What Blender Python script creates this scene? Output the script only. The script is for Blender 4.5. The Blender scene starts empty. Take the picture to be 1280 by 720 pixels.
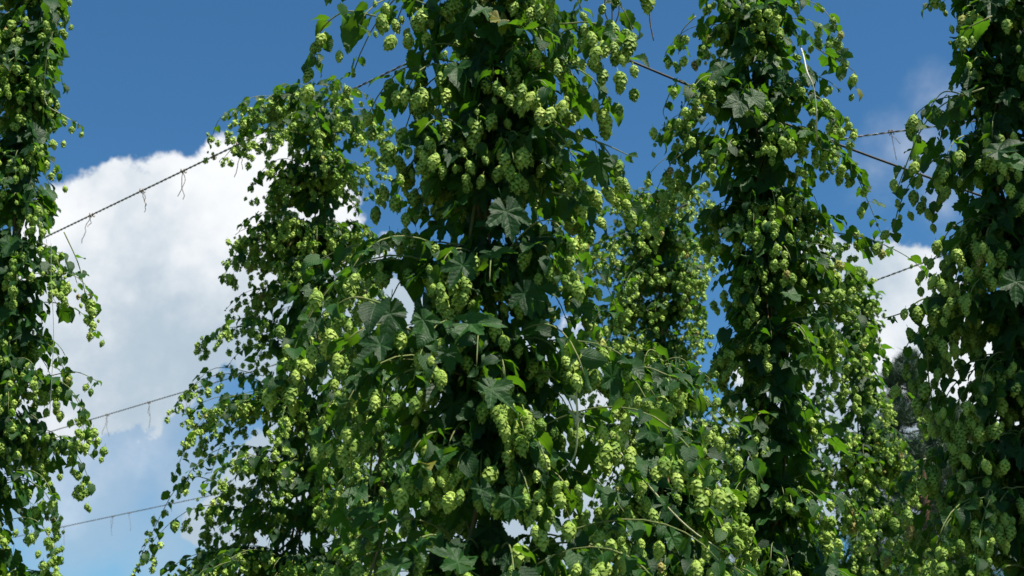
import bpy, math, random
import numpy as np
from math import radians as rad, sin, cos, pi, tan, atan
R = random.Random(7)
NR = np.random.RandomState(11)
S = bpy.context.scene
COL = S.collection

# ------------------------------------------------------------ camera
PITCH = rad(18.3)
FPX = 1758.0                      # focal length in photograph pixels (1280 wide)
CAMZ = 1.6
cam = bpy.data.cameras.new('camera')
cam.sensor_width = 36.0
cam.lens = 36.0 * FPX / 1280.0
cam.clip_start = 0.05
cam.clip_end = 3000
cam.dof.use_dof = True
cam.dof.focus_distance = 3.4
cam.dof.aperture_fstop = 10.0
camo = bpy.data.objects.new('camera', cam)
COL.objects.link(camo)
camo.location = (0, 0, CAMZ)
camo.rotation_euler = (pi / 2 + PITCH, 0, 0)
S.camera = camo
S.view_settings.view_transform = 'Standard'
S.view_settings.look = 'None'
EXPO = 1.0
S.view_settings.exposure = EXPO
S.view_settings.gamma = 1.0
S.render.film_transparent = False
try:
    S.cycles.max_bounces = 6
    S.cycles.transmission_bounces = 4
    S.cycles.diffuse_bounces = 4
except Exception:
    pass

# ------------------------------------------------------------ sun and sky
SUN_TO = np.array([0.34, -0.27, 0.92]); SUN_TO /= np.linalg.norm(SUN_TO)
sun_el = math.asin(SUN_TO[2]); sun_az = math.atan2(SUN_TO[0], SUN_TO[1])
sl = bpy.data.lights.new('sun', 'SUN')
sl.energy = 5.0
sl.angle = rad(0.5)
sl.color = (1.0, 0.94, 0.82)
so = bpy.data.objects.new('sun', sl)
COL.objects.link(so)
import mathutils
so.rotation_euler = mathutils.Vector(SUN_TO.tolist()).to_track_quat('Z', 'Y').to_euler()
so.location = (6, -6, 14)


def raydir(px, py):
    """world direction through a photograph pixel (used to lay out real geometry)"""
    x = (px - 640) / FPX; y = (360 - py) / FPX
    return np.array([x, cos(PITCH) - y * sin(PITCH), sin(PITCH) + y * cos(PITCH)])


def at(px, py, depth):
    return np.array([0, 0, CAMZ]) + raydir(px, py) * depth


class NT:
    def __init__(s, t): s.t = t
    def n(s, kind, **kw):
        nd = s.t.nodes.new(kind)
        for k, v in kw.items():
            if k.startswith('i_'):
                nd.inputs[k[2:].replace('_', ' ')].default_value = v
            else:
                setattr(nd, k, v)
        return nd
    def link(s, a, b): s.t.links.new(a, b)
    def math(s, op, a, b=None, c=None, clamp=False):
        nd = s.t.nodes.new('ShaderNodeMath'); nd.operation = op; nd.use_clamp = clamp
        for i, v in enumerate((a, b, c)):
            if v is None: continue
            if isinstance(v, (int, float)): nd.inputs[i].default_value = v
            else: s.t.links.new(v, nd.inputs[i])
        return nd.outputs[0]
    def mix(s, f, a, b, blend='MIX'):
        nd = s.t.nodes.new('ShaderNodeMix'); nd.data_type = 'RGBA'; nd.blend_type = blend
        for i, v in ((0, f), (6, a), (7, b)):
            if isinstance(v, (int, float)): nd.inputs[i].default_value = v
            elif isinstance(v, (tuple, list)): nd.inputs[i].default_value = (*v[:3], 1)
            else: s.t.links.new(v, nd.inputs[i])
        return nd.outputs[2]
    def ss(s, v, lo, hi, a=0.0, b=1.0):
        nd = s.t.nodes.new('ShaderNodeMapRange'); nd.interpolation_type = 'SMOOTHSTEP'
        s.t.links.new(v, nd.inputs[0])
        for i, x in enumerate((lo, hi, a, b)): nd.inputs[i + 1].default_value = x
        return nd.outputs[0]


W = bpy.data.worlds.new('World'); S.world = W; W.use_nodes = True
wt = W.node_tree; wt.nodes.clear(); w = NT(wt)
out = w.n('ShaderNodeOutputWorld'); bg = w.n('ShaderNodeBackground')
SKY = 0.0595
bg.inputs['Strength'].default_value = SKY
sky = w.n('ShaderNodeTexSky'); sky.sky_type = 'NISHITA'; sky.sun_disc = False
sky.sun_elevation = sun_el; sky.sun_rotation = sun_az
sky.altitude = 300; sky.air_density = 1.0; sky.dust_density = 0.3; sky.ozone_density = 2.0
tc = w.n('ShaderNodeTexCoord')
gen = tc.outputs['Generated']
# cumulus: soft lumps at fixed directions of the sky, broken up by turbulent noise
nz1 = w.n('ShaderNodeTexNoise', i_Scale=9.0, i_Detail=9.0, i_Roughness=0.58)
nz2 = w.n('ShaderNodeTexNoise', i_Scale=3.2, i_Detail=5.0, i_Roughness=0.5)
nz3 = w.n('ShaderNodeTexNoise', i_Scale=26.0, i_Detail=6.0, i_Roughness=0.55)
for z_ in (nz1, nz2, nz3): w.link(gen, z_.inputs['Vector'])


def lumps(lst):
    acc = None
    for (px, py, r) in lst:
        d = raydir(px, py); d /= np.linalg.norm(d)
        vd = w.n('ShaderNodeVectorMath', operation='DISTANCE')
        w.link(gen, vd.inputs[0]); vd.inputs[1].default_value = d.tolist()
        v = w.math('MULTIPLY_ADD', vd.outputs['Value'], -FPX / r, 1.0)   # 1 in the middle, 0 at radius r
        v = w.math('MULTIPLY', v, r / 100.0)                             # in units of 100 px
        acc = v if acc is None else w.math('SMOOTH_MAX', acc, v, 0.25)
    return acc


cum = lumps([(150, 262, 82), (215, 235, 62), (262, 232, 58), (330, 225, 66), (100, 330, 95), (230, 350, 150),
             (350, 330, 120), (80, 300, 60), (150, 460, 110), (440, 420, 130), (430, 250, 20), (60, 420, 110), (520, 560, 130),
             (380, 640, 120), (600, 720, 160), (240, 660, 30),
             (1050, 350, 66), (1110, 362, 74), (1165, 385, 66), (1230, 470, 110), (1090, 460, 110), (1180, 560, 160),
             (985, 385, 40), (1010, 560, 120), (900, 660, 120), (760, 560, 110), (680, 480, 70)])
n1 = w.math('SUBTRACT', nz1.outputs['Fac'], 0.5)
n3 = w.math('SUBTRACT', nz3.outputs['Fac'], 0.5)
f = w.math('MULTIPLY_ADD', n1, 1.9, cum)
f = w.math('MULTIPLY_ADD', n3, 0.75, f)
m_c = w.ss(f, -0.02, 0.12)
# fields of thinner cloud where the heap thins out below, and faint wisps
thin = lumps([(170, 520, 140), (110, 600, 150), (230, 600, 120), (200, 680, 90), (1130, 190, 30), (1090, 215, 28), (1165, 120, 10), (1180, 260, 20)])
m_t = w.math('MULTIPLY', w.ss(w.math('MULTIPLY_ADD', n1, 2.2, thin), -0.4, 0.9), 0.62)
# the rest of the sky, round and behind: the same scattered cumulus
sep = w.n('ShaderNodeSeparateXYZ'); w.link(gen, sep.inputs[0])
fwd = w.ss(sep.outputs['Y'], 0.55, 0.80, 1.0, 0.0)
rest = w.math('MULTIPLY_ADD', n1, 0.55, nz2.outputs['Fac'])
m_r = w.math('MULTIPLY', w.ss(rest, 0.60, 0.70), fwd)
mask = w.math('MAXIMUM', w.math('MAXIMUM', m_c, m_t), m_r)
# cloud tone: sunlit tops white, thicker lower parts grey
v2 = w.math('MULTIPLY_ADD', w.math('SUBTRACT', nz2.outputs['Fac'], 0.5), 1.3, w.math('MULTIPLY', sep.outputs['Z'], 2.4))
v2 = w.math('MULTIPLY_ADD', n1, 1.0, w.math('MULTIPLY_ADD', n3, 0.3, v2))
tone = w.ss(v2, 0.46, 0.92)
k = 1.0 / SKY / 2 ** EXPO
ccol = w.mix(tone, (0.47 * k, 0.58 * k, 0.68 * k), (0.98 * k, 1.0 * k, 1.02 * k))
skyc = w.n('ShaderNodeHueSaturation'); skyc.inputs['Saturation'].default_value = 1.0
w.link(sky.outputs[0], skyc.inputs['Color'])
skyt = w.mix(1.0, skyc.outputs[0], (0.42, 0.80, 1.0), 'MULTIPLY')
col = w.mix(mask, skyt, ccol)
w.link(col, bg.inputs['Color']); w.link(bg.outputs[0], out.inputs[0])


# ------------------------------------------------------------ materials
def newmat(name):
    m = bpy.data.materials.new(name); m.use_nodes = True
    m.node_tree.nodes.clear()
    t = NT(m.node_tree)
    o = t.n('ShaderNodeOutputMaterial')
    return m, t, o


def leaf_mat(name, dark, light, under, trans, tfac=0.36, rough=0.46):
    m, t, o = newmat(name)
    oi = t.n('ShaderNodeObjectInfo'); at_ = t.n('ShaderNodeAttribute'); at_.attribute_name = 'tint'
    rnd = t.math('FRACT', t.math('ADD', oi.outputs['Random'], at_.outputs['Fac']))
    base = t.mix(rnd, dark, light)
    base = t.mix(t.ss(rnd, 0.982, 0.998), base, (0.16, 0.15, 0.02))
    uv = t.n('ShaderNodeUVMap'); uv.uv_map = 'UVMap'
    sp = t.n('ShaderNodeSeparateXYZ'); t.link(uv.outputs[0], sp.inputs[0])
    au = t.math('ABSOLUTE', sp.outputs[0])
    rib = t.ss(au, 0.006, 0.03, 1, 0)
    nw = t.n('ShaderNodeTexNoise', i_Scale=4.0, i_Detail=2.0); t.link(uv.outputs[0], nw.inputs['Vector'])
    ph = t.math('MULTIPLY_ADD', nw.outputs['Fac'], 0.16, t.math('SUBTRACT', sp.outputs[1], t.math('MULTIPLY', au, 0.9)))
    lat = t.math('ABSOLUTE', t.math('SINE', t.math('MULTIPLY', ph, 24.0)))
    latl = t.ss(lat, 0.0, 0.24, 1, 0)
    vein = t.math('MAXIMUM', rib, t.math('MULTIPLY', latl, 0.3))
    tc = t.n('ShaderNodeTexCoord')
    nz = t.n('ShaderNodeTexNoise', i_Scale=35.0, i_Detail=4.0)
    t.link(tc.outputs['Object'], nz.inputs['Vector'])
    base = t.mix(t.math('MULTIPLY', vein, 0.35), base, (light[0] * 2.0, light[1] * 1.7, light[2] * 2.0))
    base = t.mix(t.ss(nz.outputs['Fac'], 0.52, 0.75, 0, 0.5), base, (dark[0] * 1.6, dark[1] * 0.9, dark[2] * 0.6))
    geo = t.n('ShaderNodeNewGeometry')
    base = t.mix(geo.outputs['Backfacing'], base, under)
    hgt = t.math('MULTIPLY_ADD', lat, 0.3, t.math('MULTIPLY', rib, -0.4))
    bm = t.n('ShaderNodeBump', i_Strength=0.45, i_Distance=0.003)
    t.link(t.math('ADD', hgt, t.math('MULTIPLY', nz.outputs['Fac'], 0.7)), bm.inputs['Height'])
    pb = t.n('ShaderNodeBsdfPrincipled'); t.link(base, pb.inputs['Base Color'])
    pb.inputs['Roughness'].default_value = rough
    pb.inputs['Specular IOR Level'].default_value = 0.24
    t.link(bm.outputs[0], pb.inputs['Normal'])
    tr = t.n('ShaderNodeBsdfTranslucent')
    tcol = t.mix(rnd, trans, (trans[0] * 1.5, trans[1] * 1.15, trans[2]))
    tcol = t.mix(t.math('MULTIPLY', vein, 0.5), tcol, (trans[0] * 0.5, trans[1] * 0.5, trans[2] * 0.5))
    t.link(tcol, tr.inputs['Color'])
    mx = t.n('ShaderNodeMixShader'); mx.inputs[0].default_value = tfac
    t.link(pb.outputs[0], mx.inputs[1]); t.link(tr.outputs[0], mx.inputs[2])
    t.link(mx.outputs[0], o.inputs[0])
    return m


M_LEAF = leaf_mat('hop_leaf_green', (0.005, 0.026, 0.008), (0.018, 0.072, 0.013), (0.022, 0.064, 0.018), (0.085, 0.25, 0.007), 0.38, 0.50)


def cone_mat():
    m, t, o = newmat('hop_cone_green')
    oi = t.n('ShaderNodeObjectInfo'); at_ = t.n('ShaderNodeAttribute'); at_.attribute_name = 'tint'
    rnd = t.math('FRACT', t.math('ADD', oi.outputs['Random'], at_.outputs['Fac']))
    c = t.mix(rnd, (0.11, 0.24, 0.022), (0.40, 0.54, 0.100))
    uv = t.n('ShaderNodeUVMap'); uv.uv_map = 'UVMap'
    sp = t.n('ShaderNodeSeparateXYZ'); t.link(uv.outputs[0], sp.inputs[0])
    c = t.mix(t.ss(rnd, 0.972, 0.995), c, (0.30, 0.22, 0.07))
    # bracts: greener at the base, papery at the tip
    c = t.mix(t.ss(sp.outputs[1], 0.35, 1.0, 0.0, 0.45), c, (0.52, 0.58, 0.20))
    pb = t.n('ShaderNodeBsdfPrincipled'); t.link(c, pb.inputs['Base Color'])
    pb.inputs['Roughness'].default_value = 0.6; pb.inputs['Specular IOR Level'].default_value = 0.25
    tr = t.n('ShaderNodeBsdfTranslucent'); t.link(t.mix(0.5, c, (0.28, 0.42, 0.04)), tr.inputs['Color'])
    mx = t.n('ShaderNodeMixShader'); mx.inputs[0].default_value = 0.28
    t.link(pb.outputs[0], mx.inputs[1]); t.link(tr.outputs[0], mx.inputs[2])
    t.link(mx.outputs[0], o.inputs[0])
    return m


M_CONE = cone_mat()


def plain(name, c1, c2, scale=40, rough=0.7, spec=0.3, metal=0.0, bump=0.3):
    m, t, o = newmat(name)
    tc = t.n('ShaderNodeTexCoord'); nz = t.n('ShaderNodeTexNoise', i_Scale=scale, i_Detail=5.0)
    t.link(tc.outputs['Object'], nz.inputs['Vector'])
    c = t.mix(t.ss(nz.outputs['Fac'], 0.35, 0.65), c1, c2)
    pb = t.n('ShaderNodeBsdfPrincipled'); t.link(c, pb.inputs['Base Color'])
    pb.inputs['Roughness'].default_value = rough; pb.inputs['Specular IOR Level'].default_value = spec
    pb.inputs['Metallic'].default_value = metal
    bm = t.n('ShaderNodeBump', i_Strength=bump, i_Distance=0.003)
    t.link(nz.outputs['Fac'], bm.inputs['Height']); t.link(bm.outputs[0], pb.inputs['Normal'])
    t.link(pb.outputs[0], o.inputs[0])
    return m


M_STEM = plain('bine_stem_green_brown', (0.07, 0.10, 0.03), (0.13, 0.10, 0.05), 60)
M_SHOOT = plain('side_shoot_green', (0.10, 0.15, 0.04), (0.16, 0.17, 0.06), 60)
M_PALE = plain('dry_pale_shoot', (0.30, 0.33, 0.18), (0.42, 0.42, 0.26), 60)
M_TWINE = plain('coir_twine', (0.10, 0.07, 0.04), (0.20, 0.14, 0.08), 120)
M_STRING = plain('white_string', (0.36, 0.36, 0.30), (0.50, 0.50, 0.43), 120)
M_WDARK = plain('rusty_wire', (0.030, 0.022, 0.018), (0.07, 0.05, 0.04), 200, 0.7, 0.4)
M_WPALE = plain('galvanised_wire', (0.20, 0.21, 0.22), (0.30, 0.31, 0.32), 200, 0.45, 0.5, 0.3)
M_CABLE = plain('dark_cable', (0.012, 0.012, 0.012), (0.03, 0.028, 0.025), 200, 0.6, 0.3)
M_BARK = plain('pine_bark', (0.12, 0.07, 0.045), (0.22, 0.13, 0.08), 12, 0.9, 0.2)
M_NEEDLE = plain('pine_needles', (0.038, 0.075, 0.045), (0.085, 0.13, 0.080), 1.2, 0.6, 0.3)


def ground_mat():
    m, t, o = newmat('grass_alley_ground')
    tc = t.n('ShaderNodeTexCoord')
    a = t.n('ShaderNodeTexNoise', i_Scale=0.6, i_Detail=6.0); b = t.n('ShaderNodeTexNoise', i_Scale=22.0, i_Detail=8.0)
    for q in (a, b): t.link(tc.outputs['Object'], q.inputs['Vector'])
    g = t.mix(b.outputs['Fac'], (0.035, 0.065, 0.016), (0.09, 0.12, 0.035))
    g = t.mix(t.ss(a.outputs['Fac'], 0.5, 0.62), g, (0.16, 0.125, 0.08))
    pb = t.n('ShaderNodeBsdfPrincipled'); t.link(g, pb.inputs['Base Color']); pb.inputs['Roughness'].default_value = 0.95
    bm = t.n('ShaderNodeBump', i_Strength=0.6, i_Distance=0.03); t.link(b.outputs['Fac'], bm.inputs['Height'])
    t.link(bm.outputs[0], pb.inputs['Normal']); t.link(pb.outputs[0], o.inputs[0])
    return m


M_GROUND = ground_mat()


# ------------------------------------------------------------ mesh helpers
def tri_mesh(name, V, T, UV=None, mats=(), smooth=False, tint=None, mi=None):
    V = np.asarray(V, np.float32); T = np.asarray(T, np.int32)
    me = bpy.data.meshes.new(name)
    me.vertices.add(len(V)); me.vertices.foreach_set('co', V.ravel())
    me.loops.add(len(T) * 3); me.loops.foreach_set('vertex_index', T.ravel())
    me.polygons.add(len(T)); me.polygons.foreach_set('loop_start', np.arange(0, len(T) * 3, 3, dtype=np.int32))
    me.polygons.foreach_set('use_smooth', np.full(len(T), bool(smooth)))
    for m in mats: me.materials.append(m)
    if mi is not None: me.polygons.foreach_set('material_index', np.asarray(mi, np.int32))
    if UV is not None:
        l = me.uv_layers.new(name='UVMap'); l.data.foreach_set('uv', np.asarray(UV, np.float32)[T.ravel()].ravel())
    if tint is not None:
        a = me.attributes.new('tint', 'FLOAT', 'POINT'); a.data.foreach_set('value', np.asarray(tint, np.float32))
    me.update(calc_edges=True)
    return me


def tube_arrays(P, r, n=5, cap=True):
    P = np.asarray(P, float); k = len(P)
    r = np.full(k, r) if np.isscalar(r) else np.asarray(r, float)
    Tn = np.gradient(P, axis=0); Tn /= (np.linalg.norm(Tn, axis=1, keepdims=True) + 1e-9)
    ref = np.array([0.31, 0.17, 0.93]) if abs(Tn[:, 2]).mean() < 0.8 else np.array([0.93, 0.31, 0.1])
    A = np.cross(Tn, ref); A /= (np.linalg.norm(A, axis=1, keepdims=True) + 1e-9)
    B = np.cross(Tn, A)
    th = np.linspace(0, 2 * pi, n, endpoint=False)
    V = P[:, None, :] + r[:, None, None] * (np.cos(th)[None, :, None] * A[:, None, :] + np.sin(th)[None, :, None] * B[:, None, :])
    V = V.reshape(-1, 3); T = []
    for i in range(k - 1):
        for j in range(n):
            a = i * n + j; b = i * n + (j + 1) % n
            T += [(a, b, b + n), (a, b + n, a + n)]
    if cap:
        for j in range(1, n - 1):
            T.append((0, j + 1, j)); o = (k - 1) * n; T.append((o, o + j, o + j + 1))
    return V, np.array(T, int)


def join(parts):
    Vs, Ts, o = [], [], 0
    for V, T in parts:
        Vs.append(V); Ts.append(T + o); o += len(V)
    return np.vstack(Vs), np.vstack(Ts)


def link(name, me, parent=None, loc=None):
    o = bpy.data.objects.new(name, me); COL.objects.link(o)
    if parent is not None: o.parent = parent
    if loc is not None: o.location = loc
    return o


def tube_obj(name, P, r, mat, parent=None, n=5, origin=None):
    P = np.asarray(P, float)
    org = P[0].copy() if origin is None else np.asarray(origin, float)
    V, T = tube_arrays(P - org, r, n)
    me = tri_mesh(name, V, T, mats=(mat,), smooth=True)
    o = link(name, me, parent)
    base = np.array(parent.location) if parent is not None else np.zeros(3)
    o.location = (org - base).tolist()
    return o


def bez(p0, p1, p2, p3, n):
    t = np.linspace(0, 1, n)[:, None]
    p0, p1, p2, p3 = map(np.asarray, (p0, p1, p2, p3))
    return (1 - t) ** 3 * p0 + 3 * (1 - t) ** 2 * t * p1 + 3 * (1 - t) * t ** 2 * p2 + t ** 3 * p3


def catmull(P, n):
    P = np.asarray(P, float); P = np.vstack([2 * P[0] - P[1], P, 2 * P[-1] - P[-2]])
    o = []
    for i in range(1, len(P) - 2):
        for t in np.linspace(0, 1, n, endpoint=False):
            a, b, c, d = P[i - 1:i + 3]
            o.append(0.5 * (2 * b + (c - a) * t + (2 * a - 5 * b + 4 * c - d) * t * t + (-a + 3 * b - 3 * c + d) * t ** 3))
    o.append(P[-2]); return np.array(o)


# ------------------------------------------------------------ leaf and cone templates: (V, T, UV)
def ovate(rows, cols, seed):
    q = random.Random(seed)
    fold = q.uniform(0.2, 0.7); droop = q.uniform(0.3, 1.1); skew = q.uniform(-0.12, 0.12); wid = q.uniform(0.38, 0.48)
    V, UV, T = [], [], []
    nc = cols * 2 + 1
    for i in range(rows + 1):
        t = i / rows
        w_ = wid * (sin(pi * min(1, (t * 0.93 + 0.07)) ** 0.78)) ** 0.85 if t < 1 else 0.0
        w_ = max(w_, 0.0)
        saw = 1 + (0.10 if i % 2 else -0.06) * (0 < i < rows)
        for j in range(-cols, cols + 1):
            u = j / cols
            wj = w_ * u * (saw if abs(j) == cols else 1)
            y = t - 0.13 * (abs(u) ** 1.5) * (1 - t) ** 3 * (1 if t < 0.5 else 0) + (0.03 if (i % 2 == 0 and abs(j) == cols) else 0) * (0 < i < rows)
            x = wj + skew * t * t
            z = fold * abs(wj) - droop * 0.5 * t * t * t + 0.03 * sin(9 * t + seed) * abs(u) + 0.02 * cos(13 * t + 2.0 * seed) * u
            V.append((x, y, z)); UV.append((wj, t))
    for i in range(rows):
        for j in range(nc - 1):
            a = i * nc + j
            if i == rows - 1: T.append((a, a + 1, a + nc)); continue
            T += [(a, a + 1, a + nc + 1), (a, a + nc + 1, a + nc)]
    V = np.array(V); V[:, 1] += 0.22
    V[:, 2] += 0.0
    k = len(V)
    V = np.vstack([V, [(0.012, 0, 0), (-0.012, 0, 0), (0.0, 0.24, -0.012), (0, 0.0, -0.02)]])
    UV = UV + [(0, 0)] * 4
    T += [(k, k + 2, k + 1), (k, k + 3, k + 2), (k + 3, k + 1, k + 2)]
    return V, np.array(T), np.array(UV)


def lobed(nl, seed, low=False):
    q = random.Random(seed)
    lob = [(90, 0.66, 44)]
    lob += [(90 - 56, 0.55, 42), (90 + 56, 0.55, 42)]
    if nl == 5: lob += [(90 - 115, 0.42, 34), (90 + 115, 0.42, 34)]
    else: lob += [(90 - 105, 0.36, 44), (90 + 105, 0.36, 44)]
    n = 15 if low else 54
    ring = [0.55, 1.0] if not low else [0.6, 1.0]
    c = np.array([0.0, 0.30])
    pts = []
    for i in range(n + 1):
        th = -90 + 12 + (360 - 24) * i / n
        r = 0.33
        for (a, h, wd) in lob:
            d = abs((th - a + 180) % 360 - 180)
            r = max(r, h * max(0, 1 - (d / wd)) ** 0.75 * 0.55 + 0.45 * h * math.exp(-(d / wd) ** 2 * 0.9))
        r *= (1.07 if i % 2 else 0.94)
        pts.append((math.radians(th), r))
    V = [(c[0], c[1], 0)]; droop = q.uniform(0.3, 0.8); fold = q.uniform(0.05, 0.3); tw = q.uniform(-0.3, 0.3)
    UV = [(0.0, 0.3)]
    for fr in ring:
        for (th, r) in pts:
            x = c[0] + cos(th) * r * fr; y = c[1] + sin(th) * r * fr
            dl = min(abs((math.degrees(th) - a + 180) % 360 - 180) for a, _, _ in lob)
            z = fold * abs(x) * 0.8 - droop * 0.42 * max(0, y) ** 2 - 0.35 * x * x + 0.09 * min(dl, 28) / 28 * fr + tw * x * y
            z += 0.035 * sin(8 * x + 3 * seed) * fr + 0.03 * cos(12 * y + seed + 4 * x) * fr
            V.append((x, y, z))
            # distance across and along the nearest main vein
            best = min(lob, key=lambda l: abs((math.degrees(th) - l[0] + 180) % 360 - 180))
            da = math.radians((math.degrees(th) - best[0] + 180) % 360 - 180)
            UV.append((r * fr * sin(da), 0.3 + r * fr * cos(da)))
    T = []; m = n + 1
    for i in range(n): T.append((0, 1 + i, 2 + i))
    for i in range(n):
        a = 1 + i; b = 1 + m + i
        T += [(a, b, b + 1), (a, b + 1, a + 1)]
    V = np.array(V); V[:, 1] += 0.25
    k = len(V)
    V = np.vstack([V, [(0.010, -0.1, 0), (-0.010, -0.1, 0), (0.0, 0.5, 0.0), (0, -0.1, -0.02)]])
    UV += [(0, 0)] * 4
    T += [(k, k + 2, k + 1), (k, k + 3, k + 2), (k + 3, k + 1, k + 2)]
    return V, np.array(T), np.array(UV)


def hopcone(nb, detail, seed, fat=0.34, ns=6, ks=(0.02, 0.3, 0.65, 0.96)):
    """hangs along -Z from the origin: thin stalk, then overlapping pointed bracts; length about 1 below the stalk"""
    q = random.Random(seed)
    V, T, UV = [], [], []
    z0 = -0.28
    def prof(t): return fat * (sin(pi * min(1.0, 0.10 + 0.86 * t)) ** 0.62)
    # core
    for t in ks:
        for j in range(ns):
            a = 2 * pi * j / ns
            rr = prof(t) * 0.80
            V.append((rr * cos(a), rr * sin(a), z0 - t * 0.95)); UV.append((0, 0.0))
    for i in range(len(ks) - 1):
        for j in range(ns):
            a = i * ns + j; b = i * ns + (j + 1) % ns
            T += [(a, a + ns, b + ns), (a, b + ns, b)]
    V.append((0, 0, z0 - 1.0)); UV.append((0, 0)); o = (len(ks) - 1) * ns
    for j in range(ns): T.append((o + j, len(V) - 1, o + (j + 1) % ns))
    V.append((0, 0, z0 + 0.02)); UV.append((0, 0))
    for j in range(ns): T.append((j, (j + 1) % ns, len(V) - 1))
    for i in range(nb):
        t = (i + 0.3) / nb
        a = i * 2.39996 + q.uniform(-0.15, 0.15)
        r0 = prof(t) * 0.60; L = (0.30 if nb > 24 else 0.36) * q.uniform(0.85, 1.1)
        wb = (0.185 if nb > 24 else 0.22) * (0.75 + 0.5 * sin(pi * t))
        rm = prof(min(1, t + 0.10)) * 1.06 + 0.01
        rt = prof(min(1, t + 0.20)) * 1.0 + 0.075 * q.uniform(0.4, 1.7)
        z = z0 - t * 0.86
        ca, sa = cos(a), sin(a)
        def P(r, s, zz): V.append((r * ca - s * sa, r * sa + s * ca, zz))
        k = len(V)
        P(r0, 0, z + 0.04); UV.append((0, 0))
        P(rm * 0.95, wb, z - L * 0.40); UV.append((0.5, 0.5))
        P(rm * 0.95, -wb, z - L * 0.40); UV.append((-0.5, 0.5))
        P(rt, 0, z - L); UV.append((0, 1))
        if detail:
            P(rm * 1.13, 0, z - L * 0.38); UV.append((0, 0.5))
            T += [(k, k + 4, k + 1), (k, k + 2, k + 4), (k + 4, k + 3, k + 1), (k + 2, k + 3, k + 4)]
        else:
            T += [(k, k + 3, k + 1), (k, k + 2, k + 3)]
    k = len(V)
    V += [(0.02, 0, 0), (-0.012, 0.017, 0), (-0.012, -0.017, 0), (0.02, 0, z0), (-0.012, 0.017, z0), (-0.012, -0.017, z0)]
    UV += [(0, 0)] * 6
    for j in range(3):
        a = k + j; b = k + (j + 1) % 3
        T += [(a, b, b + 3), (a, b + 3, a + 3)]
    return np.array(V), np.array(T), np.array(UV)


TPL = {}   # name -> list of (V, T, UV, shared mesh)
def reg(key, arrs, mat, smooth):
    L = []
    for i, (V, T, UV) in enumerate(arrs):
        L.append((V, T, UV, tri_mesh(key, V, T, UV, (mat,), smooth)))
    TPL[key] = L


reg('leaf_near', [ovate(10, 2, s) for s in (1, 2, 3, 4)], M_LEAF, True)
reg('leaf_far', [ovate(5, 1, s) for s in (1, 2, 3, 4)], M_LEAF, True)
reg('lobed_near', [lobed(3, 1), lobed(3, 2), lobed(3, 3), lobed(5, 5)], M_LEAF, True)
reg('lobed_far', [lobed(3, 1, True), lobed(5, 2, True), lobed(3, 3, True)], M_LEAF, True)
reg('cone_near', [hopcone(30, True, 1, .27), hopcone(27, True, 2, .31), hopcone(33, True, 3, .24)], M_CONE, False)
reg('cone_mid', [hopcone(17, True, 1, .31, 5, (0.02, 0.4, 0.9)), hopcone(15, True, 2, .37, 5, (0.02, 0.4, 0.9))], M_CONE, False)
reg('cone_far', [hopcone(12, False, 1, .37, 4, (0.1, 0.75)), hopcone(11, False, 2, .42, 4, (0.1, 0.75))], M_CONE, False)


def frame_from(y, up):
    """rotation whose +Y is y and +Z as near as possible to up"""
    y = y / np.linalg.norm(y)
    x = np.cross(y, up); x /= (np.linalg.norm(x) + 1e-9)
    z = np.cross(x, y)
    return np.stack([x, y, z], axis=1)


class Items:
    """leaves or cones of one bine, waiting to become parts"""
    def __init__(s): s.key = []; s.var = []; s.pos = []; s.rot = []; s.sc = []
    def add(s, key, pos, rot, sc):
        s.key.append(key); s.var.append(R.randrange(len(TPL[key]))); s.pos.append(pos); s.rot.append(rot); s.sc.append(sc)


def add_leaf(it, key, pos, outd, size, droop=None, roll=0.5):
    """leaf hangs outward from pos"""
    d = outd + NR.normal(0, 0.45, 3); d[2] = 0; d /= (np.linalg.norm(d) + 1e-6)
    if droop is None: droop = R.uniform(0.1, 1.1)
    y = d * cos(droop) + np.array([0, 0, -1]) * sin(droop)
    up = np.array([0, 0, 1.0]) * cos(droop) + d * sin(droop) + NR.normal(0, roll, 3)
    it.add(key, pos, frame_from(y, up), size)


def add_cone(it, key, pos, size):
    z = np.array([NR.normal(0, 0.22), NR.normal(0, 0.22), 1.0]); z /= np.linalg.norm(z)
    a = R.uniform(0, 2 * pi); x = np.array([cos(a), sin(a), 0]); x -= z * x.dot(z); x /= np.linalg.norm(x)
    it.add(key, pos, np.stack([x, np.cross(z, x), z], axis=1), size)


def project(P):
    P = np.asarray(P, float) - np.array([0, 0, CAMZ])
    dep = P[:, 1] * cos(PITCH) + P[:, 2] * sin(PITCH)
    up = -P[:, 1] * sin(PITCH) + P[:, 2] * cos(PITCH)
    return 640 + FPX * P[:, 0] / dep, 360 - FPX * up / dep, dep


ALL = []      # (root, items_leaf, items_cone)


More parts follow.
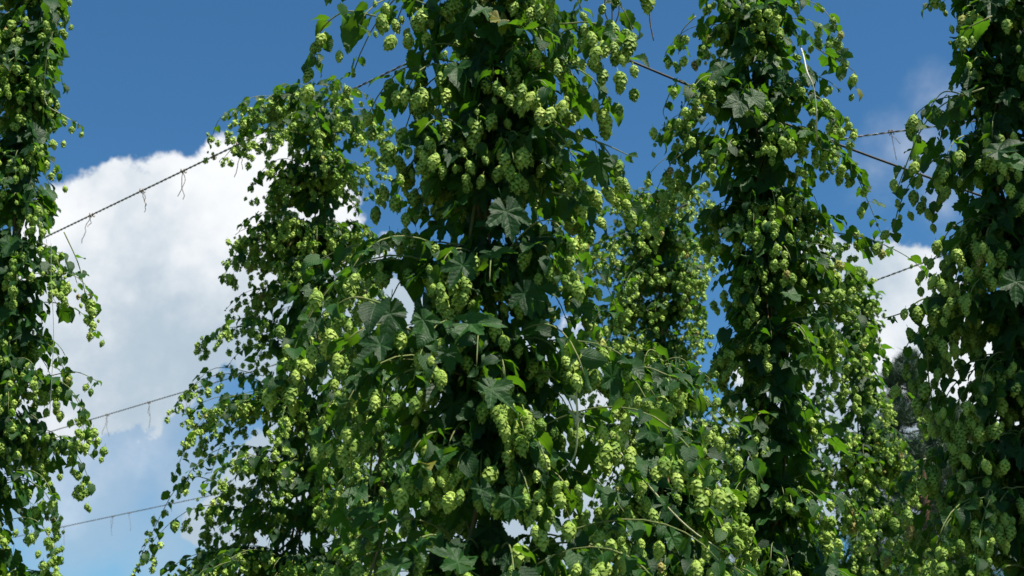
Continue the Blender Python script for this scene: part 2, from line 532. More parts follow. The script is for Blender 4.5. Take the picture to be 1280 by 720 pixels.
class Bine:
    def __init__(s, label, refpx, refpy, depth, profile, lod, cone_m, leaf_m, whorl=0.19, arms=9, step=0.035,
                 cones=3.0, core=60, top=None, lower=0.2, seed=0, core_size=1.0, dens=None, front=None):
        s.R = random.Random(seed); s.front = front or ((0, 9), (0.44, 0.44))
        p = at(refpx, refpy, depth); s.x, s.y = p[0], p[1]
        s.d = math.hypot(0, s.y)
        s.lod = lod; s.cone_m = cone_m; s.leaf_m = leaf_m; s.leaves = Items(); s.cones = Items()
        root = bpy.data.objects.new('hop_bine', None); COL.objects.link(root)
        root.location = (s.x, s.y, 0); root['label'] = label; root['category'] = 'hop plant'
        root['group'] = 'hop bines climbing the trellis'
        root.empty_display_size = 0.1
        s.root = root
        zs, Ls, Rs = [], [], []
        for (py, L, Rr) in profile:
            z = s.y * tan(PITCH + atan((360 - py) / FPX))
            dep = s.y * cos(PITCH) + z * sin(PITCH)
            ax = 640 + FPX * s.x / dep
            zs.append(z + CAMZ); Ls.append((ax - L) / FPX * dep); Rs.append((Rr - ax) / FPX * dep)
        o = np.argsort(zs); s.zs = np.array(zs)[o]; s.Ls = np.array(Ls)[o]; s.Rs = np.array(Rs)[o]
        s.ztop = s.zs[-1]; s.zbot = s.zs[0] - lower
        q = s.R
        # main stems twining up the string to the trellis wire
        zz = np.linspace(0, s.ztop - 0.14, 60)
        s.ph = q.uniform(0, 6)
        for k_ in range(3):
            a = zz * (9 + k_) + k_ * 2.1 + s.ph
            rr = 0.016 + 0.006 * k_
            P = np.stack([s.x + rr * np.cos(a) + 0.02 * np.sin(zz * 1.7 + k_), s.y + rr * np.sin(a), zz], 1)
            tube_obj('stem', P, np.linspace(0.008, 0.003, 60), M_STEM, root, 6, origin=(s.x, s.y, 0))
        P = np.stack([np.full(8, s.x), np.full(8, s.y), np.linspace(0, s.ztop - 0.12, 8)], 1)
        tube_obj('twine', P, 0.0035, M_TWINE, root, 5, origin=(s.x, s.y, 0))
        # side shoots in whorls
        z = s.zbot
        while z < s.ztop - 0.02:
            dn = 1.0 if dens is None else float(np.interp(z, *dens))
            na = max(2, int(round(arms * dn * q.choice((0.5, 0.8, 1.1, 1.35, 1.6)))))
            a0 = q.uniform(0, 6)
            for k_ in range(na):
                a = a0 + 2 * pi * k_ / na + q.uniform(-0.4, 0.4)
                s.arm(z + q.uniform(-0.05, 0.05), a, step, cones)
            z += whorl * q.uniform(0.75, 1.25)
        # large leaves close round the stems
        nl = int((s.ztop - s.zbot) * core)
        for _ in range(nl):
            zc = q.uniform(s.zbot, s.ztop - 0.05)
            a = q.uniform(0, 2 * pi); rr = abs(q.gauss(0.0, 1)) * s.rad(zc, a) * 0.26 + 0.015
            dr = np.array([cos(a), sin(a), 0])
            add_leaf(s.leaves, 'lobed_' + ('near' if lod == 'near' else 'far'),
                     np.array([s.x, s.y, zc]) + dr * rr, dr, q.uniform(0.06, 0.105) * core_size, q.uniform(0.5, 1.4), 0.35)
        ALL.append(s)

    def rad(s, z, a):
        L = np.interp(z, s.zs, s.Ls); Rr = np.interp(z, s.zs, s.Rs)
        c = cos(a); f = (c + 1) / 2
        L *= 1.08; Rr *= 1.08
        side = L * (1 - f) + Rr * f
        front = 0.5 * (L + Rr)
        fr = float(np.interp(z, *s.front)) if sin(a) < 0 else 0.85
        return max(0.03, side * abs(c) + front * (1 - abs(c)) * fr)

    def arm(s, z, a, step, cones):
        q = s.R
        zt = min(z, s.ztop - 0.01)
        Lm = s.rad(zt, a) * q.choice((0.5, 0.7, 0.9, 1.0, 1.0, 1.08, 1.2)) * q.uniform(0.88, 1.1) - 0.02
        if s.lod == 'far': Lm = min(Lm, s.rad(zt, a) * 1.0)
        Lm = max(Lm, 0.04)
        rise = Lm * q.uniform(0.15, 0.45); drop = Lm * q.uniform(0.2, 0.8)
        p0 = np.array([s.x, s.y, z - rise * 0.4])
        d = np.array([cos(a), sin(a), 0]); e = np.array([-sin(a), cos(a), 0]) * q.uniform(-0.25, 0.25) * Lm
        up = np.array([0, 0, 1.0])
        p1 = p0 + d * Lm * 0.35 + up * rise; p2 = p0 + d * Lm * 0.8 + up * rise * 1.1 + e
        p3 = p0 + d * Lm + up * (rise - drop) + e * 1.3
        ztop = s.ztop
        P = bez(p0, p1, p2, p3, 12)
        over = max(0, P[:, 2].max() - ztop)
        P[:, 2] -= over
        s.dress(P, step, cones * q.choice((0.2, 0.7, 1.2, 1.7)))

    def dress(s, P, step, cones, start=0.14, leafk=1.0, conek=1.0, mat=None, thick=0.0022):
        q = s.R
        seg = np.linalg.norm(np.diff(P, axis=0), axis=1); cum_ = np.concatenate([[0], np.cumsum(seg)]); L = cum_[-1]
        tube_obj('side_shoot', P, np.linspace(thick, thick * 0.5, len(P)), mat or M_SHOOT, s.root, 4)
        near = s.lod == 'near'
        lk = 'leaf_near' if near else 'leaf_far'
        ck = {'near': 'cone_near', 'mid': 'cone_mid', 'far': 'cone_far'}[s.lod]
        t = L * start
        i = 0
        while t < L + step * 0.5:
            tt = min(t, L)
            p = np.array([np.interp(tt, cum_, P[:, j]) for j in range(3)])
            p_ = np.array([np.interp(max(0, tt - 0.02), cum_, P[:, j]) for j in range(3)])
            d = p - p_; d /= (np.linalg.norm(d) + 1e-9)
            side = np.cross(d, [0, 0, 1.0]); side /= (np.linalg.norm(side) + 1e-9)
            tip = 1 - 0.45 * tt / L
            for sg in (-1, 1):
                if q.random() < 0.62 * leafk:
                    sz = s.leaf_m * q.uniform(0.55, 1.25) * tip
                    key = lk
                    if q.random() < 0.12: key = 'lobed_near' if near else 'lobed_far'; sz *= 1.25
                    add_leaf(s.leaves, key, p, side * sg + d * 0.6, sz)
            nc = cones * conek * q.choice((0, 0.6, 1, 1.4, 2.0)) * min(1.0, max(0.0, tt / L * 2.6 - 0.5))
            n = int(nc) + (q.random() < nc % 1)
            c0 = p + np.array([q.gauss(0, 0.010), q.gauss(0, 0.010), -0.004])
            for k_ in range(n):
                off = np.array([q.gauss(0, 1), q.gauss(0, 1), 0]) * s.cone_m * 0.55
                off[2] = -q.random() * s.cone_m * (0.3 + 0.45 * n)
                add_cone(s.cones, ck, c0 + off, s.cone_m * q.choice((0.5, 0.7, 0.9, 1.0, 1.05, 1.2)) * q.uniform(0.85, 1.1))
            t += step * q.uniform(0.7, 1.3); i += 1

    def spray(s, pts, cones=1.2, step=0.045, leafk=1.0, start=0.1, mat=None, thick=0.0022):
        """an individual shoot traced where it hangs: (px, py, depth) points"""
        P = catmull([at(*p) for p in pts], 6)
        s.dress(P, step, cones, start, leafk, mat=mat, thick=thick)

    def bigleaf(s, px, py, dep, size, ang, tilt=0.6, key='lobed_near'):
        size *= 0.84
        """a big leaf at a place; ang = direction its tip points, 0 right, -90 down; tilt how much the blade faces the viewer"""
        p = at(px, py, dep)
        a = rad(ang)
        y = np.array([cos(a), -0.35, sin(a)])
        up = np.array([0, -tilt, 1 - tilt * 0.6]) + NR.normal(0, 0.12, 3)
        rot = frame_from(y, up)
        s.leaves.add(key, p - rot[:, 1] * size * 0.5, rot, size)


# ------------------------------------------------------------ ground
gm = bpy.data.meshes.new('ground')
gm.from_pydata([(-900, -900, 0), (900, -900, 0), (900, 900, 0), (-900, 900, 0)], [], [(0, 1, 2, 3)])
gm.materials.append(M_GROUND); g = link('ground', gm); g['kind'] = 'structure'

# ------------------------------------------------------------ the hop bines
A = Bine('hop bine cut off by the left edge, in front of the twisted wires', 12, 330, 5.0,
         [(-60, -70, 55), (0, -70, 58), (60, -70, 62), (130, -70, 66), (200, -70, 50), (250, -70, 62), (290, -70, 95),
          (350, -75, 98), (400, -75, 100), (440, -75, 70), (480, -75, 118), (520, -75, 78), (560, -75, 108),
          (610, -75, 84), (660, -75, 82), (720, -75, 92)], 'mid', 0.029, 0.060, whorl=0.17, arms=21, cones=2.2, step=0.040, core=220, seed=3)
B = Bine('tall hop bine against the white cloud, its crown dense with yellowish cones', 402, 100, 6.3,
         [(92, 365, 435), (108, 310, 470), (130, 275, 495), (175, 282, 490), (215, 325, 465), (250, 335, 455), (300, 290, 480),
          (345, 292, 480), (400, 280, 480), (450, 252, 480), (500, 238, 490), (550, 238, 500), (600, 218, 500), (660, 188, 500),
          (720, 178, 500)], 'far', 0.028, 0.058, whorl=0.24, arms=25, cones=3.2, step=0.034, core=200, seed=5)
Cn = Bine('nearest hop bine in the middle, with big lobed dark leaves and long pale green cones', 612, 300, 2.65,
          [(-70, 430, 770), (0, 400, 780), (50, 395, 785), (100, 455, 765), (150, 462, 770), (200, 478, 755), (250, 484, 738),
           (310, 472, 740), (345, 405, 755), (400, 370, 800), (450, 400, 845), (500, 420, 870), (560, 420, 880), (620, 400, 890),
           (720, 385, 910)], 'near', 0.030, 0.056, whorl=0.20, arms=24, cones=2.0, step=0.038, core=300, seed=8, core_size=0.85, front=((2.0, 2.25, 2.6), (0.18, 0.36, 0.42)))
D = Bine('distant hop bine right of the nearest bine, its rounded top against blue sky', 822, 250, 7.2,
         [(214, 785, 855), (235, 750, 890), (300, 735, 885), (350, 740, 880), (400, 740, 876), (450, 735, 882), (500, 740, 925),
          (600, 745, 940), (720, 745, 940)], 'far', 0.028, 0.060, whorl=0.20, arms=25, cones=2.5, step=0.036, core=70, seed=13)
E = Bine('slender tall hop bine with a bare stem low down and a white string', 945, 150, 4.4,
         [(-60, 880, 1005), (0, 850, 1020), (50, 845, 1050), (100, 838, 1062), (160, 835, 1045), (210, 825, 1055), (260, 880, 1070),
          (300, 905, 1080), (350, 908, 1085), (400, 912, 1075), (450, 890, 1080), (500, 878, 1080), (560, 880, 1075), (620, 885, 1070),
          (720, 880, 1075)], 'mid', 0.028, 0.060, whorl=0.21, arms=21, cones=2.1, step=0.038, core=260, seed=21)
F = Bine('low bright hop bine crowded with small cones in front of the pines', 1078, 500, 7.0,
         [(330, 1050, 1085), (370, 1015, 1100), (420, 1000, 1095), (470, 990, 1092), (520, 990, 1122), (600, 985, 1155), (720, 980, 1185)],
         'far', 0.028, 0.058, whorl=0.16, arms=18, cones=3.0, step=0.034, core=80, seed=31)
G = Bine('near hop bine cut off by the right edge, in shade low down, with plump cones', 1275, 300, 2.95,
         [(-90, 1205, 1400), (0, 1205, 1400), (60, 1200, 1400), (110, 1170, 1400), (160, 1150, 1400), (200, 1140, 1400), (240, 1185, 1400),
          (290, 1185, 1400), (330, 1160, 1400), (380, 1135, 1400), (420, 1145, 1400), (470, 1168, 1400), (520, 1175, 1400), (600, 1135, 1400),
          (720, 1115, 1400)], 'near', 0.028, 0.050, whorl=0.16, arms=27, cones=2.4, step=0.036, core=420, core_size=0.75, seed=42)

Hb = Bine('half hidden sunlit hop bine low behind the left flank of the nearest bine', 478, 600, 4.6,
          [(395, 430, 510), (450, 415, 530), (500, 410, 540), (560, 415, 550), (640, 410, 560), (720, 400, 560)],
          'mid', 0.028, 0.058, whorl=0.15, arms=14, cones=2.2, step=0.038, core=60, seed=51)
Ib = Bine('sunlit hop bine filling the low gap between the nearest and the slender bine', 835, 600, 3.7,
          [(430, 790, 850), (455, 765, 878), (490, 750, 900), (540, 750, 910), (600, 745, 930), (650, 740, 940), (720, 735, 950)],
          'mid', 0.029, 0.060, whorl=0.17, arms=20, cones=2.4, step=0.036, core=90, seed=61)

# shoots that stand out from the outline
A.spray([(52, -20, 4.9), (66, 30, 4.9), (58, 75, 4.9), (56, 125, 4.9), (75, 142, 4.9), (100, 156, 4.9)], 0.5, 0.05, 1.5, mat=M_PALE)
A.spray([(80, 290, 4.9), (98, 330, 4.9), (106, 365, 4.9), (116, 408, 4.9)], 0.7, 0.05)
A.spray([(60, 470, 4.9), (95, 465, 4.9), (125, 478, 4.9)], 1.0)
A.spray([(40, 560, 4.9), (85, 545, 4.9), (118, 575, 4.9)], 1.6)
B.spray([(340, 140, 6.2), (300, 135, 6.2), (275, 148, 6.2), (262, 180, 6.2)], 2.2, 0.035)
for q_ in [[(400, 130, 6.1), (360, 118, 6.05), (325, 130, 6.0), (305, 165, 6.0)], [(400, 125, 6.1), (375, 105, 6.1), (345, 118, 6.1), (335, 150, 6.1)],
           [(405, 130, 6.1), (440, 112, 6.1), (470, 130, 6.1), (482, 165, 6.1)], [(400, 150, 6.1), (430, 140, 6.0), (455, 160, 6.0), (462, 190, 6.0)],
           [(395, 150, 6.1), (370, 140, 5.95), (345, 160, 5.9), (335, 195, 5.9)], [(400, 160, 6.1), (395, 140, 5.9), (400, 165, 5.8), (400, 195, 5.8)],
           [(400, 125, 6.1), (415, 100, 6.0), (425, 110, 5.9), (430, 150, 5.9)], [(398, 170, 6.1), (355, 165, 6.0), (320, 180, 6.0), (300, 190, 6.0)]]:
    B.spray(q_, 3.2, 0.032, 1.2)
B.spray([(330, 160, 6.2), (305, 165, 6.2), (290, 185, 6.2), (278, 200, 6.2)], 1.6, 0.035)
B.spray([(330, 470, 6.1), (270, 460, 6.1), (232, 492, 6.1)], 2.2)
B.spray([(290, 610, 6.1), (230, 600, 6.1), (178, 690, 6.1)], 2.0)
Cn.spray([(700, 30, 2.6), (745, 30, 2.6), (780, 60, 2.6), (795, 90, 2.6)], 1.6, 0.035)
Cn.spray([(690, 150, 2.6), (720, 168, 2.6), (755, 180, 2.6), (790, 196, 2.6)], 1.1, 0.04)
Cn.spray([(740, 172, 2.6), (760, 190, 2.6), (770, 214, 2.6)], 1.2, 0.03)
Cn.spray([(470, 20, 2.6), (430, 15, 2.6), (400, 40, 2.6), (392, 78, 2.6)], 1.2, 0.035, 1.2)
Cn.spray([(690, 240, 2.6), (720, 250, 2.6), (738, 280, 2.6)], 1.0, 0.03, 1.2)
Cn.spray([(720, 490, 2.35), (722, 530, 2.35), (718, 570, 2.35), (700, 590, 2.35)], 0.6, 0.05, 0.2, mat=M_PALE)
Cn.spray([(480, 380, 2.4), (440, 372, 2.4), (400, 395, 2.4)], 1.6, 0.035)
Cn.spray([(770, 560, 2.5), (850, 650, 2.5), (905, 690, 2.5)], 1.2, 0.05, mat=M_PALE)
E.spray([(1020, 60, 4.3), (1045, 75, 4.3), (1068, 90, 4.3), (1070, 110, 4.3)], 1.5)
E.spray([(1030, 165, 4.3), (1060, 200, 4.3), (1080, 240, 4.3), (1105, 300, 4.3)], 0.9, 0.05, 1.2)
E.spray([(880, 130, 4.3), (850, 100, 4.3), (830, 135, 4.3), (832, 150, 4.3)], 0.4, 0.06, 1.4)
E.spray([(1040, 290, 4.3), (1090, 300, 4.3), (1140, 325, 4.3), (1165, 355, 4.3)], 0.8, 0.05, 1.2)
E.spray([(870, 20, 4.3), (852, 40, 4.3), (848, 68, 4.3)], 1.2, 0.04)
E.spray([(880, 170, 4.3), (845, 160, 4.3), (826, 180, 4.3)], 1.4, 0.04)
F.spray([(1120, 480, 6.9), (1145, 510, 6.9), (1160, 540, 6.9)], 2.0)
F.spray([(1130, 580, 6.9), (1165, 572, 6.9), (1190, 566, 6.9)], 0.0, 0.05, 0.0, mat=M_PALE, thick=0.005)
G.spray([(1230, 110, 2.9), (1180, 130, 2.9), (1150, 165, 2.9), (1120, 240, 2.9)], 1.0, 0.035, 0.9)
G.spray([(1210, 120, 2.9), (1180, 115, 2.9), (1160, 138, 2.9)], 0.9, 0.035, 1.0)
G.spray([(1240, 20, 2.9), (1205, 40, 2.9), (1202, 70, 2.9)], 1.2, 0.035)
G.spray([(1230, 370, 2.9), (1160, 372, 2.9), (1130, 390, 2.9), (1105, 398, 2.9)], 1.2, 0.035)
G.spray([(1210, 390, 2.9), (1165, 410, 2.9), (1160, 460, 2.9), (1165, 500, 2.9)], 1.4, 0.035)

# big leaves facing the light on the nearest bine
for a in [(585, 405, 2.30, 0.100, 5), (478, 430, 2.30, 0.085, 215), (528, 398, 2.30, 0.065, -60), (612, 485, 2.3, 0.085, -30),
          (560, 440, 2.3, 0.065, -80), (632, 262, 2.33, 0.10, -75), (580, 330, 2.33, 0.085, -120), (612, 318, 2.33, 0.075, 10),
          (575, 705, 2.25, 0.095, 150), (502, 706, 2.25, 0.07, 190), (640, 620, 2.3, .07, -100), (600, 610, 2.3, .065, -60)]:
    Cn.bigleaf(*a, tilt=R.uniform(0.45, 0.8))
for a in [(925, 125, 4.1, .13, -100), (905, 85, 4.1, .11, -140), (940, 120, 4.1, .10, -50), (1030, 685, 4.0, .13, -60),
          (990, 680, 4.0, .11, -110), (1045, 620, 4.0, .09, -60)]:
    E.bigleaf(*a, tilt=R.uniform(0.45, 0.8), key='lobed_far')
for a in [(400, 545, 5.9, .14, -90), (365, 520, 5.9, .12, -110), (380, 590, 5.9, .13, -80)]:
    B.bigleaf(*a, tilt=0.6, key='lobed_far')
for a in [(1260, 200, 2.6, .10, -20), (1245, 190, 2.6, .09, 30), (1270, 350, 2.6, .09, -100)]:
    G.bigleaf(*a, tilt=0.6)

# unseen neighbour bine, added to shade the lower part of the near right bine
Sb = Bine('neighbouring hop bine just outside the right edge of the view', 1275, 300, 2.95,
          [(-540, 1100, 1440), (-300, 1080, 1460), (0, 1080, 1460), (120, 1120, 1420)], 'far', 0.030, 0.085, whorl=0.13, arms=17,
          cones=0.5, step=0.045, core=420, core_size=1.1, lower=0.4, seed=77)
Sb.root.location = (Sb.x + 0.64, Sb.y - 0.50, 0)

# ------------------------------------------------------------ leaves and cones become parts
rows = []
for bi, b in enumerate(ALL):
    for kind, it in (('leaf', b.leaves), ('cone', b.cones)):
        P = np.array(it.pos); Rm = np.array(it.rot); sc = np.array(it.sc)
        off = Rm[:, :, 1] * 0.6 if kind == 'leaf' else -Rm[:, :, 2] * 0.75
        C0 = P + off * sc[:, None]
        x, y, dep = project(C0)
        size = sc * FPX / dep * (1.0 if kind == 'leaf' else 0.85)
        rows.append([b, kind, it, P, Rm, sc, x, y, dep, size])
# rough visibility: how many leaves/cones lie nearer in the same small cell of the view
allx = np.concatenate([r[6] for r in rows]); ally = np.concatenate([r[7] for r in rows])
alld = np.concatenate([r[8] for r in rows]); alls = np.concatenate([r[9] for r in rows])
inn = (allx > -8) & (allx < 1288) & (ally > -8) & (ally < 728)
CELL = 8
grid = {}
W_, H_ = 1280 // CELL + 2, 720 // CELL + 2
order = np.argsort(alld)
cover = np.zeros((H_, W_)); hid = np.zeros(len(allx))
for i in order:
    if not inn[i]: hid[i] = 99; continue
    gx = min(W_ - 1, max(0, int(allx[i] / CELL))); gy = min(H_ - 1, max(0, int(ally[i] / CELL)))
    hid[i] = cover[gy, gx]
    r_ = alls[i] * 0.35 / CELL; k_ = max(0, int(round(r_ - 0.3)))
    wgt = min(1.0, (alls[i] * 0.6 / CELL) ** 2 / (2 * k_ + 1) ** 2)
    cover[max(0, gy - k_):gy + k_ + 1, max(0, gx - k_):gx + k_ + 1] += wgt
o_ = 0
NTRI = 0
for (b, kind, it, P, Rm, sc, x, y, dep, size) in rows:
    n = len(P); h = hid[o_:o_ + n]; o_ += n
    score = size * np.exp(-0.9 * h); score[h > 50] = -1
    idx = np.argsort(-score)
    own = [i for i in idx[:300] if score[i] > 0]
    ownset = set(own)
    base = np.array([b.x, b.y, 0.0])
    if b is Sb: ownset = set(); own = []
    name = 'leaf' if kind == 'leaf' else 'hop_cone'
    for i in own:
        o = bpy.data.objects.new(name, TPL[it.key[i]][it.var[i]][3])
        o.parent = b.root
        M = np.eye(4); M[:3, :3] = Rm[i] * sc[i]; M[:3, 3] = P[i] - base
        o.matrix_local = mathutils.Matrix(M.tolist())
        COL.objects.link(o)
    # deep inside the bine most cones are small and undeveloped: keep about a third of them
    rest = [i for i in range(n) if i not in ownset and (kind == 'leaf' or h[i] < 3.0 or (i * 7919) % 100 < 30)]
    Vs, Ts, Us, Tn, off = [], [], [], [], 0
    groups = {}
    for i in rest: groups.setdefault((it.key[i], it.var[i]), []).append(i)
    for (key, var), ii in groups.items():
        V, T, UV, _ = TPL[key][var]; ii = np.array(ii)
        VV = np.einsum('nij,vj->nvi', Rm[ii] * sc[ii][:, None, None], V) + (P[ii] - base)[:, None, :]
        TT = T[None] + (np.arange(len(ii)) * len(V))[:, None, None] + off
        Vs.append(VV.reshape(-1, 3)); Ts.append(TT.reshape(-1, 3)); Us.append(np.tile(UV, (len(ii), 1)))
        Tn.append(np.repeat(NR.rand(len(ii)), len(V))); off += len(ii) * len(V)
    if Vs:
        me = tri_mesh('foliage' if kind == 'leaf' else 'cone_cluster', np.vstack(Vs), np.vstack(Ts), np.vstack(Us),
                      (M_LEAF if kind == 'leaf' else M_CONE,), kind == 'leaf', np.concatenate(Tn))
        NTRI += len(me.polygons)
        o = link('foliage' if kind == 'leaf' else 'cone_cluster', me, b.root); o['kind'] = 'stuff'
    print('ITEMS', b.root['label'][:24], kind, n, len(own))
print('TRIS in stuff', NTRI)


# ------------------------------------------------------------ trellis wires
def root_at(name, loc, label, cat, group=None):
    r = bpy.data.objects.new(name, None); COL.objects.link(r); r.location = [float(v) for v in loc]
    r['label'] = label; r['category'] = cat; r.empty_display_size = 0.05
    if group: r['group'] = group
    return r


def hwire(p_img, sag=0.0, zw=None):
    """points of a wire of constant height through two image points"""
    P = []
    for (px, py) in p_img:
        d = raydir(px, py); t = (zw - CAMZ) / d[2]; P.append(np.array([0, 0, CAMZ]) + d * t)
    return P


def twisted(P0, P1, label, sag=0.05, r=0.0028, pitch_=0.075):
    L = np.linalg.norm(P1 - P0); n = int(L / pitch_ * 8)
    t = np.linspace(0, 1, n)
    C = P0 + (P1 - P0) * t[:, None]; C[:, 2] -= sag * 4 * t * (1 - t)
    d = (P1 - P0) / L; a = np.cross(d, [0, 0, 1.0]); a /= np.linalg.norm(a); b = np.cross(a, d)
    root = root_at('twisted_wire', P0, label, 'wire', 'twisted trellis wires')
    for k_, m in ((0, M_WDARK), (pi, M_WPALE)):
        ph = t * L / pitch_ * 2 * pi + k_
        P = C + r * (np.cos(ph)[:, None] * a + np.sin(ph)[:, None] * b)
        tube_obj('strand', P, r * 1.02, m, root, 5)
    def point(f):
        p = P0 + (P1 - P0) * f; p = p.copy(); p[2] -= sag * 4 * f * (1 - f); return p
    return root, point, P0, P1


HW = 2.8 + CAMZ
p = hwire([(320, 170), (85, 283)], zw=HW); dv = p[1] - p[0]
w1 = twisted(p[0] - dv * 0.9, p[1] + dv * 1.2, 'highest twisted wire, crossing the white cloud at left between two bines', 0.0)
p = hwire([(230, 490), (95, 530)], zw=HW)
dirw = dv / np.linalg.norm(dv)
w2 = twisted(p[0] - dirw * 5.0, p[1] + dirw * 3.0, 'middle twisted wire of the left gap, against grey cloud', 0.0)
p = hwire([(200, 632), (85, 658)], zw=HW)
w3 = twisted(p[0] - dirw * 4.0, p[1] + dirw * 4.0, 'lowest twisted wire of the left gap, against pale blue sky', 0.0, r=0.0035, pitch_=0.10)
w4 = twisted(at(880, 196, 7.4), at(1230, 150, 7.0), 'short stretch of twisted wire meeting the right bine just above the dark cable', 0.0)
w5 = twisted(at(1010, 382, 8.6), at(1290, 278, 7.6), 'twisted wire low in the right gap, in front of the white cloud', 0.0)
w6 = twisted(at(640, 350, 7.6), at(860, 255, 7.0), 'twisted wire in the blue gap right of the nearest bine', 0.0)

cab = root_at('cable', at(690, 38, 4.7), 'smooth dark brace cable slanting down to the right across the blue sky', 'cable')
P = [at(690, 38, 4.7), at(785, 75, 4.6), at(865, 108, 4.6), at(1060, 185, 4.6), at(1230, 246, 4.6), at(1330, 280, 4.6)]
tube_obj('strand', catmull(P, 6), 0.0040, M_CABLE, cab, 8)


# loose ends of old twine still tied to the wires
def twine_end(px, py, depth, length_px, label, forks=2, cat='twine', grp='loose twine ends tied to the wires', dx=0):
    p = at(px, py, depth)
    root = root_at('twine_end', p, label, cat, grp)
    s = depth / FPX
    q = random.Random(int(px * 7 + py))
    # knot wound round the wire
    a = np.linspace(0, 4 * pi, 22)
    K = np.stack([p[0] + (a / (4 * pi) - 0.5) * 0.03, p[1] + 0.010 * np.cos(a), p[2] + 0.010 * np.sin(a)], 1)
    tube_obj('knot', K, 0.0028, M_TWINE, root, 5)
    for k_ in range(forks):
        L = length_px * s * (1 if k_ == 0 else q.uniform(0.4, 0.95))
        n = 8; t = np.linspace(0, 1, n)
        wob = np.cumsum([q.uniform(-1, 1) for _ in range(n)]) * 0.010
        X = p[0] + (dx * s + q.uniform(-0.03, 0.03)) * t + wob
        Y = p[1] + np.cumsum([q.uniform(-1, 1) for _ in range(n)]) * 0.008
        Z = p[2] - 0.008 - L * t
        X[0] = p[0]; Y[0] = p[1]
        tube_obj('strand', np.stack([X, Y, Z], 1), 0.0018, M_TWINE, root, 4)


def dep_on(wr, px):
    root, point, P0, P1 = wr
    best = min(((abs(project([point(f)])[0][0] - px), f) for f in np.linspace(0, 1, 400)))
    pt = point(best[1]); x, y, d = project([pt])
    return float(x[0]), float(y[0]), float(d[0])


for wr, px, L, lab in [
    (w1, 115, 34, 'loose twine tied to the highest left wire, nearest the left bine'),
    (w1, 177, 24, 'short loose twine on the highest left wire, second from the left bine'),
    (w1, 229, 36, 'curly loose twine in the middle of the highest left wire, over the cloud'),
    (w1, 299, 42, 'long straight twine on the highest left wire, just below the bine crown'),
    (w2, 104, 26, 'twine scrap on the middle left wire where it leaves the left bine'),
    (w2, 135, 26, 'bent twine scrap on the middle left wire, in open cloud'),
    (w2, 186, 32, 'forked twine scrap hanging from the middle left wire'),
    (w2, 234, 30, 'twine bundle where the middle left wire meets the cloud-side bine'),
    (w3, 80, 22, 'twine stub on the lowest left wire beside the left bine'),
    (w3, 141, 24, 'thin twine hanging from the middle of the lowest left wire'),
    (w3, 161, 22, 'thin straight twine on the lowest left wire, nearer the cloud-side bine'),
    (w4, 1114, 34, 'twine hanging from the short right wire beside plump hop cones')]:
    x, y, d = dep_on(wr, px)
    twine_end(x, y, d, L, lab, 2 if L > 23 else 1)

# dry twine tails hanging into the top of the frame, from the wire above it
for (px, L, lab) in [(820, 52, 'single curved dry twine tail hanging at the top edge in the blue gap'),
                     (764, 30, 'tangled dry twine tail at the top edge beside the nearest bine')]:
    p = at(px, -60, 4.0)
    root = root_at('twine_tail', p, lab, 'twine', 'dry twine tails hanging from above')
    for k_ in range(1 if L > 40 else 3):
        P = [p + np.array([0, 0, 0]), at(px - 6 + 6 * k_, -20, 4.0), at(px - 8 + 9 * k_, L * 0.4, 4.0), at(px + 2 + 4 * k_ - 5, L * 0.98, 4.0)]
        tube_obj('strand', catmull(P, 5), 0.002, M_TWINE, root, 4)


# pale strings hanging through the bines
def string(pts, label, r=0.004):
    P = catmull([at(*q) for q in pts], 6)
    o = tube_obj('training_string', P, r, M_STRING, None, 6)
    o['label'] = label; o['category'] = 'string'; o['group'] = 'training strings'
    return o


string([(1000, 55, 4.42), (1005, 72, 4.25), (1009, 90, 4.12), (1018, 115, 4.1), (1021, 165, 4.12), (1018, 200, 4.4)],
       'white training string hanging down the right side of the slender tall bine', 0.0023)
string([(64, 300, 4.7), (64, 350, 4.7), (67, 420, 4.7), (62, 520, 4.7)], 'grey white string hanging in the left edge bine', 0.0012)


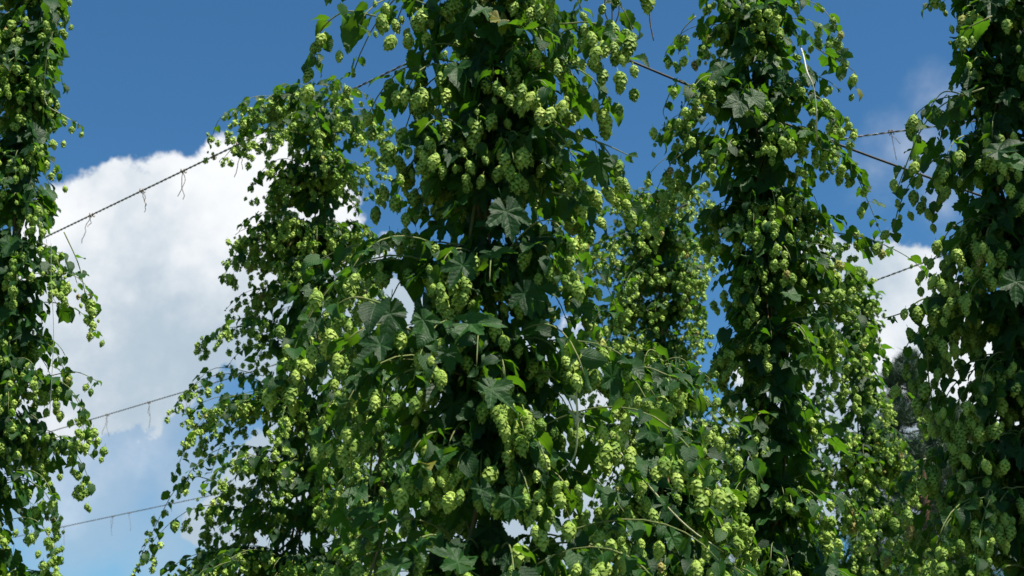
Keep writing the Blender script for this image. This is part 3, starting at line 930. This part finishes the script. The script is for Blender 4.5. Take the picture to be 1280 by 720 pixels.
# ------------------------------------------------------------ pines far behind
def pine(px, toppy, dist, label, seed, width=1.0):
    q = random.Random(seed)
    d = raydir(px, toppy); d = d / math.hypot(d[0], d[1]) * dist
    x, y, H = d[0], d[1], CAMZ + d[2]
    root = root_at('pine_tree', (x, y, 0), label, 'tree', 'pines behind the hop garden')
    zz = np.linspace(0, H, 16)
    P = np.stack([x + 0.12 * np.sin(zz * 0.6 + seed), y + 0.1 * np.cos(zz * 0.5), zz], 1)
    tube_obj('trunk', P, np.linspace(0.16, 0.012, 16), M_BARK, root, 8, origin=(x, y, 0))
    V, T = [], []
    base = np.array([x, y, 0])
    z = H * 0.45
    limbs = []
    while z < H - 0.1:
        L = width * min(2.2, 0.14 + (H - z) * 0.42) * q.uniform(0.6, 1.2)
        for k_ in range(5):
            a = q.uniform(0, 2 * pi); dr = np.array([cos(a), sin(a), 0])
            p0 = np.array([x, y, z + q.uniform(-0.1, 0.1)])
            Pb = bez(p0, p0 + dr * L * 0.4 + [0, 0, 0.02], p0 + dr * L * 0.8 + [0, 0, L * 0.12], p0 + dr * L + [0, 0, L * 0.38], 9)
            limbs.append(tube_arrays(Pb - base, np.linspace(0.02, 0.005, 9), 4))
            pts = [Pb[i] for i in range(2, 9)]
            for i in range(3, 9):
                for sgn in (-1, 1):
                    sd = np.array([-sin(a), cos(a), 0]) * sgn
                    l2 = L * 0.32 * q.uniform(0.4, 1) * (1 - i / 14)
                    for f_ in (0.45, 1.0): pts.append(Pb[i] + sd * l2 * f_ + dr * l2 * 0.6 * f_ + np.array([0, 0, l2 * 0.35 * f_]))
            for c in pts:
                V.append(c - base)
        z += q.uniform(0.26, 0.42)
    V.append(np.array([x, y, H]) - base)
    lv, lt = join(limbs)
    link('branches', tri_mesh('branches', lv, lt, mats=(M_BARK,), smooth=True), root)['kind'] = 'stuff'
    # every shoot carries a brush of long thin needles
    C = np.array(V); NN = 36
    C = np.repeat(C, NN, axis=0); m = len(C)
    rs = np.random.RandomState(seed)
    D = rs.normal(0, 1, (m, 3)); D[:, 2] = np.abs(D[:, 2]) * 0.9 + 0.15; D /= np.linalg.norm(D, axis=1, keepdims=True)
    Ln = rs.uniform(0.10, 0.19, (m, 1)); C = C + rs.normal(0, 0.035, (m, 3)) + np.array([0, 0, 1]) * rs.uniform(-0.04, 0.14, (m, 1))
    Sd = np.cross(D, rs.normal(0, 1, (m, 3))); Sd /= np.linalg.norm(Sd, axis=1, keepdims=True)
    Vn = np.stack([C - Sd * 0.005, C + Sd * 0.005, C + D * Ln], 1).reshape(-1, 3)
    Tn_ = np.arange(len(Vn)).reshape(-1, 3)
    o = link('crown', tri_mesh('crown', Vn, Tn_, mats=(M_NEEDLE,)), root); o['kind'] = 'stuff'
    print('PINE tris', len(Tn_), 'H', H)


pine(1132, 448, 24, 'taller grey green pine rising in the right gap below the cloud', 4, 0.9)
pine(1186, 512, 25, 'shorter bushy pine beside the near right bine', 9, 1.1)
pine(958, 600, 27, 'pine glimpsed low behind the bare stem of the slender bine', 15, 1.1)
